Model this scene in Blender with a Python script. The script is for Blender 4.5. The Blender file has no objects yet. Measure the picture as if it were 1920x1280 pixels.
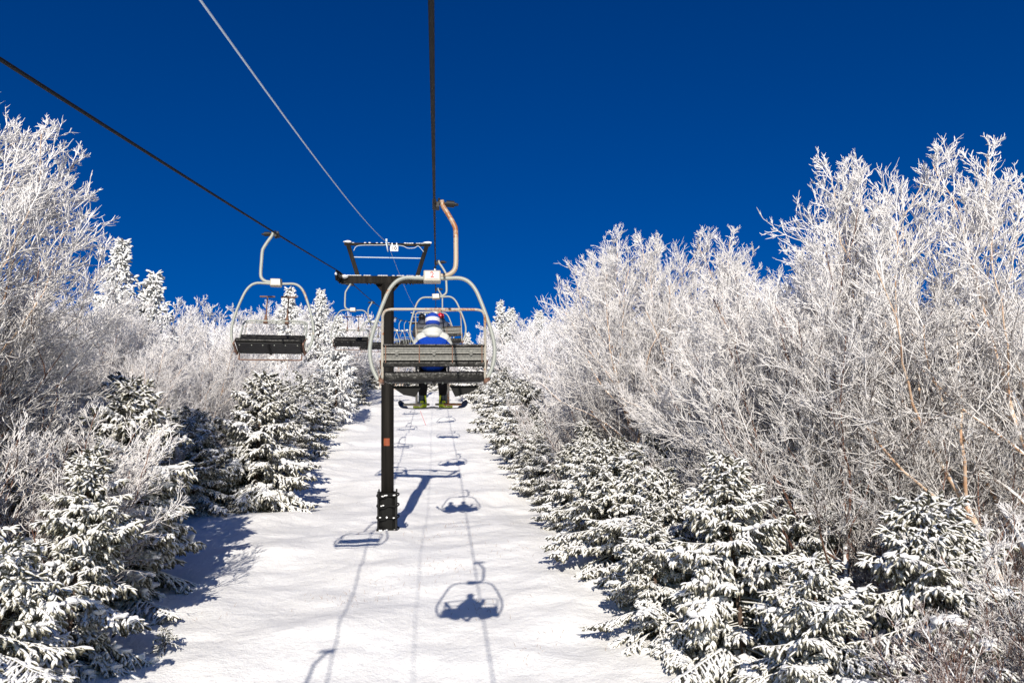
import bpy, bmesh, math, random
import numpy as np
from mathutils import Vector, Matrix, Euler

random.seed(7); rng = np.random.default_rng(11)
scene = bpy.context.scene
col = scene.collection
PI = math.pi

# ------------------------------------------------------------------ slope frame
A = math.radians(18.0)                 # steepness of the run; u = right, v = up the slope, w = away from the snow
CA, SA = math.cos(A), math.sin(A)
def S(u, v, w): return Vector((u, v*CA - w*SA, v*SA + w*CA))
F_PX = 1493.0
EYE = Vector((0.0, 0.0, 7.1))
th, ph = math.atan(142/F_PX), math.atan(7/F_PX)
FW = Vector((math.sin(th)*math.cos(ph), math.cos(th)*math.cos(ph), math.sin(ph)))
RT = FW.cross(Vector((0,0,1))).normalized(); UP = RT.cross(FW)
def at(px, py, v):                     # slope coordinates of a photograph pixel at distance v up the slope
    d = FW*F_PX + RT*(px-960) - UP*(py-640)
    return EYE + d*(v/d.y)

# ------------------------------------------------------------------ small helpers
def tag(o, label=None, cat=None, group=None, kind=None):
    if label: o['label'] = label
    if cat: o['category'] = cat
    if group: o['group'] = group
    if kind: o['kind'] = kind
    return o
def empty(name, loc=(0,0,0), rot=(0,0,0)):
    o = bpy.data.objects.new(name, None); col.objects.link(o)
    o.location = loc; o.rotation_euler = rot; o.empty_display_size = .2
    return o
def link(name, me, mat, parent=None):
    o = bpy.data.objects.new(name, me); col.objects.link(o)
    if mat is not None:
        me.materials.clear()
        for m in (mat if isinstance(mat, (list, tuple)) else [mat]): me.materials.append(m)
    if parent is not None: o.parent = parent
    return o
def kids(o): return [c for c in bpy.data.objects if c.parent is o]
def dup(root, loc, rot, scale=1.0, tree=None):
    """copy of a thing with its parts and sub-parts; tree = [(part, [subparts])]"""
    r = root.copy(); col.objects.link(r); r.location = loc; r.rotation_euler = rot; r.scale = (scale,)*3 if not hasattr(scale,'__len__') else scale
    for p, subs in tree:
        c = p.copy(); col.objects.link(c); c.parent = r
        for s in subs:
            d = s.copy(); col.objects.link(d); d.parent = c
    return r
def tree_of(root):
    return [(c, kids(c)) for c in kids(root)]

def np_mesh(name, V, Q, smooth=True):
    """V (n,3), Q (m,k) face index array or list of such arrays"""
    if not isinstance(Q, list): Q = [Q]
    me = bpy.data.meshes.new(name)
    me.vertices.add(len(V)); me.vertices.foreach_set('co', np.ascontiguousarray(V, dtype=np.float32).ravel())
    nl = sum(q.size for q in Q); npoly = sum(len(q) for q in Q)
    me.loops.add(nl); me.polygons.add(npoly)
    me.loops.foreach_set('vertex_index', np.concatenate([q.ravel() for q in Q]).astype(np.int32))
    starts = []; s = 0
    for q in Q:
        starts.append(s + np.arange(len(q))*q.shape[1]); s += q.size
    me.polygons.foreach_set('loop_start', np.concatenate(starts).astype(np.int32))
    me.polygons.foreach_set('use_smooth', np.full(npoly, smooth))
    me.update(calc_edges=True)
    return me

def norm(a): return a/np.maximum(np.linalg.norm(a, axis=-1, keepdims=True), 1e-9)

class Soup:
    """collects arrays of tubes and lumps, then links them as ONE mesh object"""
    def __init__(s): s.V = []; s.Q = {}; s.n = 0
    def add(s, V, Q):
        s.V.append(V.reshape(-1,3)); s.Q.setdefault(Q.shape[1], []).append(Q + s.n); s.n += V.size//3
    def tubes(s, P, R, k=3):
        M, N, _ = P.shape
        if M == 0: return
        d = norm(P[:,-1]-P[:,0])
        a = np.where(np.abs(d[:,2:3])<.9, np.array([[0,0,1.]]), np.array([[1.,0,0]]))
        e1 = norm(np.cross(d,a)); e2 = np.cross(d,e1)
        ang = np.arange(k)*2*PI/k
        ring = e1[:,None,:]*np.cos(ang)[None,:,None] + e2[:,None,:]*np.sin(ang)[None,:,None]
        V = P[:,:,None,:] + ring[:,None,:,:]*R[:,:,None,None]
        i = np.arange(M)[:,None,None]*N*k + np.arange(N-1)[None,:,None]*k
        j = np.arange(k)[None,None,:]; j2 = (j+1)%k
        Q = np.stack([i+j, i+j2, i+k+j2, i+k+j], -1).reshape(-1,4)
        s.add(V, Q)
    def build(s, name, mat, parent=None, smooth=True):
        me = np_mesh(name, np.concatenate(s.V), [np.concatenate(q) for q in s.Q.values()], smooth)
        return link(name, me, mat, parent)

def sweep(pts, rad, k=10, closed=False, caps=True):
    """one tube along a polyline with parallel frames -> (V, quads)"""
    P = np.array(pts, float); N = len(P)
    R = np.full(N, rad) if np.isscalar(rad) else np.array(rad, float)
    T = np.gradient(P, axis=0) if not closed else np.roll(P,-1,0)-np.roll(P,1,0)
    T = norm(T)
    e = np.array([0,0,1.]) if abs(T[0,2])<.9 else np.array([1.,0,0])
    E1 = np.zeros_like(P); e1 = norm(np.cross(T[0], e))
    for i in range(N):
        e1 = norm(e1 - T[i]*np.dot(e1,T[i])); E1[i] = e1
    E2 = np.cross(T, E1)
    ang = np.arange(k)*2*PI/k
    V = P[:,None,:] + (E1[:,None,:]*np.cos(ang)[None,:,None] + E2[:,None,:]*np.sin(ang)[None,:,None])*R[:,None,None]
    V = V.reshape(-1,3)
    n = N if closed else N-1
    i = np.arange(n)[:,None]; j = np.arange(k)[None,:]
    Q = np.stack([i*k+j, i*k+(j+1)%k, ((i+1)%N)*k+(j+1)%k, ((i+1)%N)*k+j], -1).reshape(-1,4)
    return V, Q
def smooth_path(ctrl, n=8):
    """Catmull-Rom through control points"""
    C = np.array(ctrl, float); out = []
    Pd = np.vstack([2*C[0]-C[1], C, 2*C[-1]-C[-2]])
    for i in range(len(C)-1):
        p0,p1,p2,p3 = Pd[i:i+4]
        for t in np.linspace(0,1,n,endpoint=False):
            out.append(.5*((2*p1)+(-p0+p2)*t+(2*p0-5*p1+4*p2-p3)*t*t+(-p0+3*p1-3*p2+p3)*t**3))
    out.append(C[-1]); return np.array(out)

class MB:
    """boxes, bars and tubes into one mesh"""
    def __init__(s): s.bm = bmesh.new()
    def box(s, c, size, rot=None, bev=0.0):
        m = Matrix.Translation(c)
        if rot is not None: m = m @ (rot.to_matrix().to_4x4() if hasattr(rot,"to_matrix") else rot.to_4x4())
        r = bmesh.ops.create_cube(s.bm, size=1.0, matrix=m @ Matrix.Diagonal((*size,1)))
        if bev:
            es = list({e for v in r['verts'] for e in v.link_edges})
            bmesh.ops.bevel(s.bm, geom=es, offset=bev, segments=2, affect='EDGES', profile=.6)
        return s
    def bar(s, a, b, w, h=None, bev=0.0):
        a, b = Vector(a), Vector(b); h = h or w; d = b-a
        q = d.to_track_quat('Y','Z')
        return s.box((a+b)/2, (w, d.length, h), q, bev)
    def cyl(s, a, b, r, k=16, r2=None):
        a, b = Vector(a), Vector(b); d = b-a
        m = Matrix.Translation((a+b)/2) @ d.to_track_quat('Z','Y').to_matrix().to_4x4()
        bmesh.ops.create_cone(s.bm, cap_ends=True, segments=k, radius1=r, radius2=r if r2 is None else r2, depth=d.length, matrix=m)
        return s
    def tube(s, pts, r, k=10, caps=True):
        V, Q = sweep(pts, r, k)
        vs = [s.bm.verts.new(v) for v in V]
        for q in Q:
            f = s.bm.faces.new([vs[i] for i in q]); f.smooth = True
        if caps:
            s.bm.faces.new(vs[:k][::-1]); s.bm.faces.new(vs[-k:])
        return s
    def prism(s, pts, y0, y1):
        """outline in x,z pushed along y"""
        f = [s.bm.verts.new((x,y0,z)) for x,z in pts]; b = [s.bm.verts.new((x,y1,z)) for x,z in pts]
        n = len(pts)
        s.bm.faces.new(f); s.bm.faces.new(b[::-1])
        for i in range(n): s.bm.faces.new([f[i], b[i], b[(i+1)%n], f[(i+1)%n]])
        return s
    def blob(s, c, size, sub=2, jit=.15, seed=0):
        r = bmesh.ops.create_icosphere(s.bm, subdivisions=sub, radius=1.0)
        rr = random.Random(seed); ph_ = [rr.uniform(0,6) for _ in range(6)]
        for v in r['verts']:
            n = v.co.copy()
            k = 1 + jit*(math.sin(3*n.x+ph_[0])+math.sin(4*n.y+ph_[1])+math.sin(5*n.z+ph_[2]+2*n.x))/2
            v.co = Vector((c[0]+n.x*k*size[0], c[1]+n.y*k*size[1], c[2]+n.z*k*size[2]))
            for f in v.link_faces: f.smooth = True
        return s
    def build(s, name, mat, parent=None):
        bmesh.ops.recalc_face_normals(s.bm, faces=s.bm.faces[:])
        me = bpy.data.meshes.new(name); s.bm.to_mesh(me); s.bm.free()
        return link(name, me, mat, parent)

def skin_mesh(name, verts, edges, radii, sub=2, root=0):
    """grow one continuous surface round a skeleton"""
    me = bpy.data.meshes.new(name); me.from_pydata([tuple(v) for v in verts], edges, [])
    o = bpy.data.objects.new(name, me); col.objects.link(o)
    md = o.modifiers.new('skin','SKIN'); md.use_smooth_shade = True
    for i, r in enumerate(radii):
        sv = me.skin_vertices[0].data[i]
        sv.radius = (r, r) if np.isscalar(r) else r
        sv.use_root = (i == root)
    ss = o.modifiers.new('sub','SUBSURF'); ss.levels = sub; ss.render_levels = sub
    dg = bpy.context.evaluated_depsgraph_get()
    res = bpy.data.meshes.new_from_object(o.evaluated_get(dg))
    res.name = name
    bpy.data.objects.remove(o); bpy.data.meshes.remove(me)
    res.polygons.foreach_set('use_smooth', np.full(len(res.polygons), True))
    return res

# ------------------------------------------------------------------ materials
def mat_new(name):
    m = bpy.data.materials.new(name); m.use_nodes = True
    nt = m.node_tree; b = nt.nodes['Principled BSDF']
    return m, nt, b
class G:
    """tiny node-graph helper"""
    def __init__(s, nt): s.nt = nt
    def n(s, t, **kw):
        x = s.nt.nodes.new(t)
        for k, v in kw.items(): setattr(x, k, v)
        return x
    def l(s, a, b): s.nt.links.new(a, b)
    def val(s, x, sock):
        if isinstance(x, (int,float,tuple,list)): sock.default_value = x
        else: s.l(x, sock)
    def math(s, op, a, b=0.0, c=None, clamp=False):
        x = s.n('ShaderNodeMath', operation=op); x.use_clamp = clamp
        s.val(a, x.inputs[0]); s.val(b, x.inputs[1])
        if c is not None: s.val(c, x.inputs[2])
        return x.outputs[0]
    def noise(s, vec, scale, detail=4, rough=.55):
        x = s.n('ShaderNodeTexNoise'); x.inputs['Scale'].default_value = scale
        x.inputs['Detail'].default_value = detail; x.inputs['Roughness'].default_value = rough
        if vec is not None: s.l(vec, x.inputs['Vector'])
        return x.outputs['Fac']
    def step(s, v, lo, hi):
        x = s.n('ShaderNodeMapRange', interpolation_type='SMOOTHSTEP')
        s.l(v, x.inputs['Value']); x.inputs['From Min'].default_value = lo; x.inputs['From Max'].default_value = hi
        return x.outputs['Result']
    def mix(s, f, a, b):
        x = s.n('ShaderNodeMix', data_type='RGBA')
        s.val(f, x.inputs['Factor'])
        for v, k in ((a,6),(b,7)):
            if isinstance(v,(tuple,list)): x.inputs[k].default_value = (*v[:3],1)
            else: s.l(v, x.inputs[k])
        return x.outputs[2]
    def coord(s, what='Object'): return s.n('ShaderNodeTexCoord').outputs[what]
    def normal_xyz(s):
        g = s.n('ShaderNodeNewGeometry'); x = s.n('ShaderNodeSeparateXYZ'); s.l(g.outputs['Normal'], x.inputs[0]); return x.outputs
    def xyz(s, vec):
        x = s.n('ShaderNodeSeparateXYZ'); s.l(vec, x.inputs[0]); return x.outputs
    def bump(s, h, strength, dist, b):
        x = s.n('ShaderNodeBump'); x.inputs['Strength'].default_value = strength; x.inputs['Distance'].default_value = dist
        s.l(h, x.inputs['Height']); s.l(x.outputs[0], b.inputs['Normal'])
    def rand(s):
        return s.n('ShaderNodeObjectInfo').outputs['Random']

def plain(name, colr, rough=.6, metal=0.0, var=.0, scale=12, bump=0.0):
    m, nt, b = mat_new(name); g = G(nt)
    if max(colr) < .05: b.inputs['Specular IOR Level'].default_value = .2
    b.inputs['Roughness'].default_value = rough; b.inputs['Metallic'].default_value = metal
    if var:
        f = g.noise(g.coord(), scale)
        c = g.mix(f, tuple(x*(1-var) for x in colr), tuple(min(1,x*(1+var)) for x in colr))
        g.l(c, b.inputs['Base Color'])
        if bump: g.bump(f, bump, .02, b)
    else: b.inputs['Base Color'].default_value = (*colr,1)
    return m

SNOW = (.88,.88,.89)
def snow_ground_mat():
    m, nt, b = mat_new('snow_ground'); g = G(nt); p = g.coord()
    n1 = g.noise(p, .35, 4, .6); n2 = g.noise(p, 3.5, 6, .65); n3 = g.noise(p, 22, 4, .6)
    mp = g.n('ShaderNodeMapping'); g.l(p, mp.inputs[0]); mp.inputs['Scale'].default_value = (2.2,.12,.12)
    mp.inputs['Rotation'].default_value = (0,0,.12)
    tr = g.noise(mp.outputs[0], 2.2, 5, .6)           # faint ski tracks running down the fall line
    h = g.math('ADD', g.math('MULTIPLY', n2, .55), g.math('MULTIPLY', n3, .16))
    h = g.math('ADD', h, g.math('MULTIPLY', tr, .30))
    c = g.mix(g.step(n1,.3,.7), (.86,.855,.85), (.90,.90,.905))
    dirt = g.step(g.noise(p, 9.0, 8, .75), .70, .80)
    c = g.mix(g.math('MULTIPLY', dirt, .12), c, (.45,.36,.28))
    g.l(c, b.inputs['Base Color']); b.inputs['Roughness'].default_value = .55
    g.bump(h, .65, .16, b)
    return m
def snow_mat(name='snow', bump=.4):
    m, nt, b = mat_new(name); g = G(nt); p = g.coord()
    b.inputs['Base Color'].default_value = (*SNOW,1); b.inputs['Roughness'].default_value = .6
    g.bump(g.noise(p, 30, 4), bump, .03, b)
    return m
def frost_mat(name, bark, lo, hi, rime=(.72,.70,.70), zlo=1.0, zhi=7.0):
    """rime on the windward and upper side of every twig, thicker high in the crown; bark shows through"""
    m, nt, b = mat_new(name); g = G(nt); p = g.coord()
    nx, ny, nz = g.normal_xyz()
    wind = g.math('ADD', g.math('MULTIPLY', nz, .6), g.math('MULTIPLY', ny, -.35))
    n = g.noise(p, 5.0, 4, .65); n2 = g.noise(p, 55.0, 2, .5)
    z = g.step(g.xyz(p)[2], zlo, zhi)
    f = g.math('ADD', wind, g.math('MULTIPLY', g.math('SUBTRACT', n, .5), 1.7))
    f = g.math('ADD', f, g.math('MULTIPLY', g.math('SUBTRACT', n2, .5), 1.0))
    f = g.math('ADD', f, g.math('MULTIPLY', z, .75))
    f = g.step(f, lo, hi)
    bk = g.mix(n, bark, tuple(x*.45 for x in bark))
    g.l(g.mix(f, bk, g.mix(z, tuple(x*.92 for x in rime), tuple(min(.86,x*1.16) for x in rime))), b.inputs['Base Color']); b.inputs['Roughness'].default_value = .75
    return m
def trunk_mat(name, c1, c2, dark):
    m, nt, b = mat_new(name); g = G(nt); p = g.coord()
    n = g.noise(p, 3.0, 5, .6); n2 = g.noise(p, 9, 5, .7)
    mp = g.n('ShaderNodeMapping'); g.l(p, mp.inputs[0]); mp.inputs['Scale'].default_value = (6,6,26)
    lent = g.noise(mp.outputs[0], 1.0, 4, .6)
    c = g.mix(g.step(n,.35,.65), c1, c2)
    c = g.mix(g.step(lent,.62,.7), c, dark)
    nx, ny, nz = g.normal_xyz()
    s = g.math('ADD', g.math('ADD', g.math('MULTIPLY', nz, 1.1), g.math('MULTIPLY', nx, -.25)), g.math('MULTIPLY', g.math('SUBTRACT', n2, .5), 2.4))
    c = g.mix(g.step(s, .05, .25), c, (.80,.80,.81))
    g.l(c, b.inputs['Base Color']); b.inputs['Roughness'].default_value = .8
    g.bump(n2, .4, .02, b)
    return m
def needle_mat(name, snow_lo, snow_hi, rime, rlo=-.55, rhi=.35):
    """spruce needles: dark green below, rimed on the sides, snow on whatever faces up"""
    m, nt, b = mat_new(name); g = G(nt); p = g.coord()
    nx, ny, nz = g.normal_xyz()
    n = g.noise(p, 2.2, 4, .6); n2 = g.noise(p, 40.0, 3, .6)
    jit = g.math('ADD', g.math('MULTIPLY', g.math('SUBTRACT', n, .5), 1.1), g.math('MULTIPLY', g.math('SUBTRACT', n2, .5), 1.3))
    up = g.math('ADD', nz, jit)
    green = g.mix(n2, (.018,.020,.012), (.07,.066,.04))
    c = g.mix(g.step(g.math('ADD', g.math('ADD', jit, g.math('MULTIPLY', ny,-.30)), nz), rlo, rhi), green, rime)
    c = g.mix(g.step(up, snow_lo, snow_hi), c, SNOW)
    g.l(c, b.inputs['Base Color']); b.inputs['Roughness'].default_value = .75
    g.bump(n2, .6, .02, b)
    return m
def painted_mat(name, paint, rust_amt, rough=.45):
    m, nt, b = mat_new(name); g = G(nt); p = g.coord()
    n = g.noise(p, 2.3, 6, .65); n2 = g.noise(p, 30, 4, .6)
    f = g.step(g.math('ADD', n, g.math('MULTIPLY', g.math('SUBTRACT', n2,.5), .35)), rust_amt, rust_amt+.09)
    c = g.mix(g.noise(p, 6), tuple(x*.9 for x in paint), tuple(min(1,x*1.08) for x in paint))
    c = g.mix(f, c, g.mix(n2, (.40,.17,.06), (.20,.08,.035)))
    g.l(c, b.inputs['Base Color']); b.inputs['Roughness'].default_value = rough
    return m
def tower_mat():
    m, nt, b = mat_new('tower_steel'); g = G(nt); p = g.coord()
    mp = g.n('ShaderNodeMapping'); g.l(p, mp.inputs[0]); mp.inputs['Scale'].default_value = (7,7,.35)
    streak = g.noise(mp.outputs[0], 1.0, 5, .6)
    c = g.mix(g.step(streak,.35,.72), (.007,.0065,.006), (.020,.017,.015))
    sp = g.step(g.noise(p, 4.0, 6, .7), .68, .74)
    c = g.mix(g.math('MULTIPLY', sp, .8), c, (.10,.04,.02))
    g.l(c, b.inputs['Base Color']); b.inputs['Roughness'].default_value = .7; b.inputs['Specular IOR Level'].default_value = .12
    return m
def vinyl_mat():
    m, nt, b = mat_new('black_vinyl'); g = G(nt); p = g.coord()
    n = g.noise(p, 5, 3); n2 = g.noise(p, 14, 5, .6)
    g.l(g.mix(g.step(n2,.55,.75), (.007,.0065,.006), (.026,.024,.023)), b.inputs['Base Color']); b.inputs['Roughness'].default_value = .42; b.inputs['Specular IOR Level'].default_value = .3
    g.bump(n, .7, .06, b); return m
def zinc_mat():
    m, nt, b = mat_new('galvanised_sheet'); g = G(nt); p = g.coord()
    v = g.n('ShaderNodeTexVoronoi'); v.inputs['Scale'].default_value = 38; g.l(p, v.inputs['Vector'])
    n = g.noise(p, 6, 5, .65)
    c = g.mix(v.outputs['Distance'], (.10,.10,.094), (.21,.208,.195))
    c = g.mix(g.step(n,.62,.72), c, (.30,.24,.17))
    g.l(c, b.inputs['Base Color']); b.inputs['Roughness'].default_value = .45; b.inputs['Metallic'].default_value = .35
    return m
def jacket_mat(name, blue, white):
    """white yoke and sleeves over a blue back panel"""
    m, nt, b = mat_new(name); g = G(nt); p = g.coord(); x, y, z = g.xyz(p)
    f = g.math('ADD', z, g.math('MULTIPLY', g.math('MULTIPLY', x, x), 1.7))
    c = g.mix(g.step(f,.495,.503), blue, white)
    g.l(c, b.inputs['Base Color']); b.inputs['Roughness'].default_value = .8; b.inputs['Specular IOR Level'].default_value = .15
    g.bump(g.noise(p, 9, 4), .9, .06, b)
    return m
def hat_mat():
    m, nt, b = mat_new('striped_hat'); g = G(nt); p = g.coord(); x, y, z = g.xyz(p)
    w = g.math('MULTIPLY', g.step(z,-.030,-.024), g.math('SUBTRACT', 1.0, g.step(z,.026,.032)))
    spk = g.step(g.noise(p, 60, 2), .60, .66)
    w = g.math('MULTIPLY', w, g.math('SUBTRACT', 1.0, g.math('MULTIPLY', spk, .55)))
    g.l(g.mix(w, (.002,.040,.33), (.62,.60,.62)), b.inputs['Base Color']); b.inputs['Roughness'].default_value = .8
    return m
def rope_mat():
    m, nt, b = mat_new('wire_rope'); g = G(nt); p = g.coord()
    n = g.noise(p, 3.0, 5, .65)
    c = g.mix(n, (.006,.006,.007), (.018,.018,.019))
    c = g.mix(g.step(g.noise(p, 7.0, 3), .70, .76), c, (.14,.10,.05))
    g.l(c, b.inputs['Base Color']); b.inputs['Roughness'].default_value = .7; b.inputs['Specular IOR Level'].default_value = .12
    return m

M = dict(
    ground=snow_ground_mat(), snow=snow_mat(),
    frost_tree=frost_mat('rimed_twigs', (.125,.085,.068), -.32, .28, zlo=2.5, zhi=8.0),
    frost_brush=frost_mat('rimed_brush', (.115,.066,.05), .0, .5, zlo=1.0, zhi=5.0),
    frost_brown=frost_mat('barely_rimed_twigs', (.15,.075,.055), .25, .85, zlo=1.0, zhi=6.0),
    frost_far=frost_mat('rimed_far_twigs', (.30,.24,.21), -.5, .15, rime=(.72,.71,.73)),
    birch=trunk_mat('birch_bark', (.46,.27,.16), (.60,.47,.36), (.10,.06,.04)),
    dark_bark=trunk_mat('cherry_bark', (.11,.05,.035), (.19,.10,.07), (.03,.02,.016)),
    spruce_bark=plain('spruce_bark', (.09,.06,.045), .9, var=.3),
    needle=needle_mat('snowy_needles', .02, .42, (.40,.38,.31), -.38, .48),
    needle_far=needle_mat('plastered_needles', -.35, .10, (.58,.58,.58), -1.1, -.2),
    paint=painted_mat('pale_chair_paint', (.29,.305,.28), .62),
    rusty=painted_mat('rusty_chair_paint', (.36,.33,.28), .53), hanger=painted_mat('rust_streaked_hanger', (.38,.31,.23), .46),
    rust=plain('rusty_bar', (.15,.075,.048), .7, var=.4, scale=20),
    tower=tower_mat(), vinyl=vinyl_mat(), zinc=zinc_mat(), rope=rope_mat(),
    black=plain('black_metal', (.015,.015,.016), .5), rubber=plain('black_rubber', (.009,.009,.009), .8),
    white=plain('white_plate', (.80,.80,.80), .5), red=plain('red_paint', (.55,.03,.03), .5), navytext=plain('dark_paint', (.03,.03,.06), .5),
    orange=painted_mat('orange_paint', (.24,.055,.02), .50),
    cable=plain('frosted_cable', (.46,.53,.62), .7, var=.1, scale=4),
    skin=plain('skin', (.50,.29,.21), .55), pants=plain('black_trousers', (.005,.005,.006), .9),
    jacket=jacket_mat('blue_white_jacket', (.002,.040,.33), (.50,.51,.49)),
    cloth_white=plain('white_hood_cloth', (.52,.53,.51), .6, var=.04, scale=9, bump=.3), navy=plain('navy_jacket', (.018,.026,.05), .6, var=.25, bump=.4),
    charcoal=plain('charcoal_jacket', (.028,.033,.05), .6, var=.25, bump=.4), redcloth=plain('red_jacket', (.55,.012,.03), .6, var=.15),
    hat=hat_mat(), redhelmet=plain('red_helmet', (.60,.012,.025), .3), blackhelmet=plain('black_helmet', (.012,.012,.014), .3),
    boot=plain('teal_boot', (.012,.035,.05), .35, var=.3, scale=25), lime=plain('lime_plastic', (.62,.74,.02), .4),
    ski_black=plain('black_ski', (.012,.014,.02), .35), ski_blue=plain('light_blue_ski', (.03,.24,.62), .35),
    grass=plain('dry_grass', (.36,.24,.15), .9),
)

# ------------------------------------------------------------------ snow ground
_perm = rng.random((256,256))
def vnoise(x, y):
    xi = np.floor(x).astype(int); yi = np.floor(y).astype(int); fx = x-xi; fy = y-yi
    fx = fx*fx*(3-2*fx); fy = fy*fy*(3-2*fy)
    a = _perm[xi%256, yi%256]; b = _perm[(xi+1)%256, yi%256]; c = _perm[xi%256, (yi+1)%256]; d = _perm[(xi+1)%256, (yi+1)%256]
    return (a*(1-fx)+b*fx)*(1-fy) + (c*(1-fx)+d*fx)*fy - .5
_pv = np.array([-60, 5, 14, 19, 23, 27, 31, 35, 40, 46, 55, 70, 90,110,128])
_pw = np.array([  0, 0, 0, 0.05,.22,.32,.1,-.22,-.30,-.1,.05, 0, .15,.1, 0])
def ground_w(u, v, fine=True):
    u = np.asarray(u, float); v = np.asarray(v, float)
    w = np.interp(v, _pv, _pw)
    w = w - np.where(v>126, .010*(np.clip(v,126,400)-126)**2, 0)
    w = w + .55*vnoise(u/9+3.1, v/7+8.2) + .36*vnoise(u/3.2+1.7+.15*v, v/2.4+2.2-.25*u)
    if fine: w = w + .13*vnoise(u/1.3+.37*v, v/1.1-.3*u+5) + .05*vnoise(u/.5+9+.2*v, v/.45-.2*u) + .11*np.clip(vnoise(u/.33+4,v/.31+2)-.32,0,1)
    return w
def gw(u, v): return float(ground_w(np.array([u]), np.array([v]), False)[0])
uu = np.unique(np.concatenate([np.linspace(-260,-30,24), np.linspace(-30,-11,40), np.linspace(-11,9,150), np.linspace(9,30,40), np.linspace(30,260,24)]))
vv = np.unique(np.concatenate([np.linspace(-60,10,40), np.linspace(10,60,360), np.linspace(60,130,180), np.linspace(130,260,50)]))
U_, V_ = np.meshgrid(uu, vv)
W_ = ground_w(U_, V_)
gv = np.stack([U_, V_*CA-W_*SA, V_*SA+W_*CA], -1).reshape(-1,3)
nu, nv_ = len(uu), len(vv)
i = np.arange(nv_-1)[:,None]*nu + np.arange(nu-1)[None,:]
gq = np.stack([i, i+1, i+nu+1, i+nu], -1).reshape(-1,4)
tag(link('snow_slope', np_mesh('snow_slope', gv, gq), M['ground']), kind='structure')

# dry stalks poking through the snow
sp = Soup(); P0 = []; R0 = []
for (cx, cv, n, r) in [(-2.4,22,40,.6),(-1.2,23,30,.8),(.4,24.5,40,.9),(1.2,21,30,.6),(2.2,26,25,.8),(3.2,19,16,.6),(-.8,29,35,1.2),(.8,31,30,1.0),(-2,37,16,.8),(-5.6,21,10,.5),(2.5,40,18,1),(-1,45,16,1.5),(2,18,12,.5),(1.6,55,12,2)]:
    for k in range(n):
        u = cx+rng.normal(0,r); v = cv+rng.normal(0,r*.7); w = float(ground_w(np.array([u]),np.array([v]))[0])
        b = S(u,v,w-.02); h = rng.uniform(.05,.16); d = Vector((rng.normal(0,.5), rng.normal(0,.5), 1)).normalized()
        P0.append([b, b+d*h*.6, b+d*h+Vector((d.x,d.y,-.1))*h*.3]); R0.append([.004,.0035,.002])
sp.tubes(np.array([[tuple(p) for p in q] for q in P0]), np.array(R0), 3)
tag(sp.build('dry_grass', M['grass']), 'dry brown grass stalks poking through the snow of the ski run', 'grass', kind='stuff')

# ------------------------------------------------------------------ tree building
def take(P, idx, t):
    N = P.shape[1]; f = np.clip(t,0,.9999)*(N-1); i0 = f.astype(int); fr = (f-i0)[:,None]
    a = P[idx,i0]; b = P[idx,i0+1]
    return a*(1-fr)+b*fr, norm(b-a)
def grow(pos, d, length, N, up=0.0, wig=.1, r=rng):
    M_ = len(pos); P = np.zeros((M_,N,3)); P[:,0] = pos; st = (length/(N-1))[:,None]
    for k in range(1,N):
        d = norm(d + np.array([0,0,1.])*np.reshape(up,(-1,1))/(N-1) + r.normal(0,wig,(M_,3)))
        P[:,k] = P[:,k-1] + d*st
    return P
def side_dirs(T, angle, r=rng, az=None):
    M_ = len(T)
    a = np.where(np.abs(T[:,2:3])<.9, np.array([[0,0,1.]]), np.array([[1.,0,0]]))
    e1 = norm(np.cross(T,a)); e2 = np.cross(T,e1)
    az = r.uniform(0,2*PI,M_) if az is None else az
    s = e1*np.cos(az)[:,None] + e2*np.sin(az)[:,None]
    return norm(T*np.cos(angle)[:,None] + s*np.sin(angle)[:,None])

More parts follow.
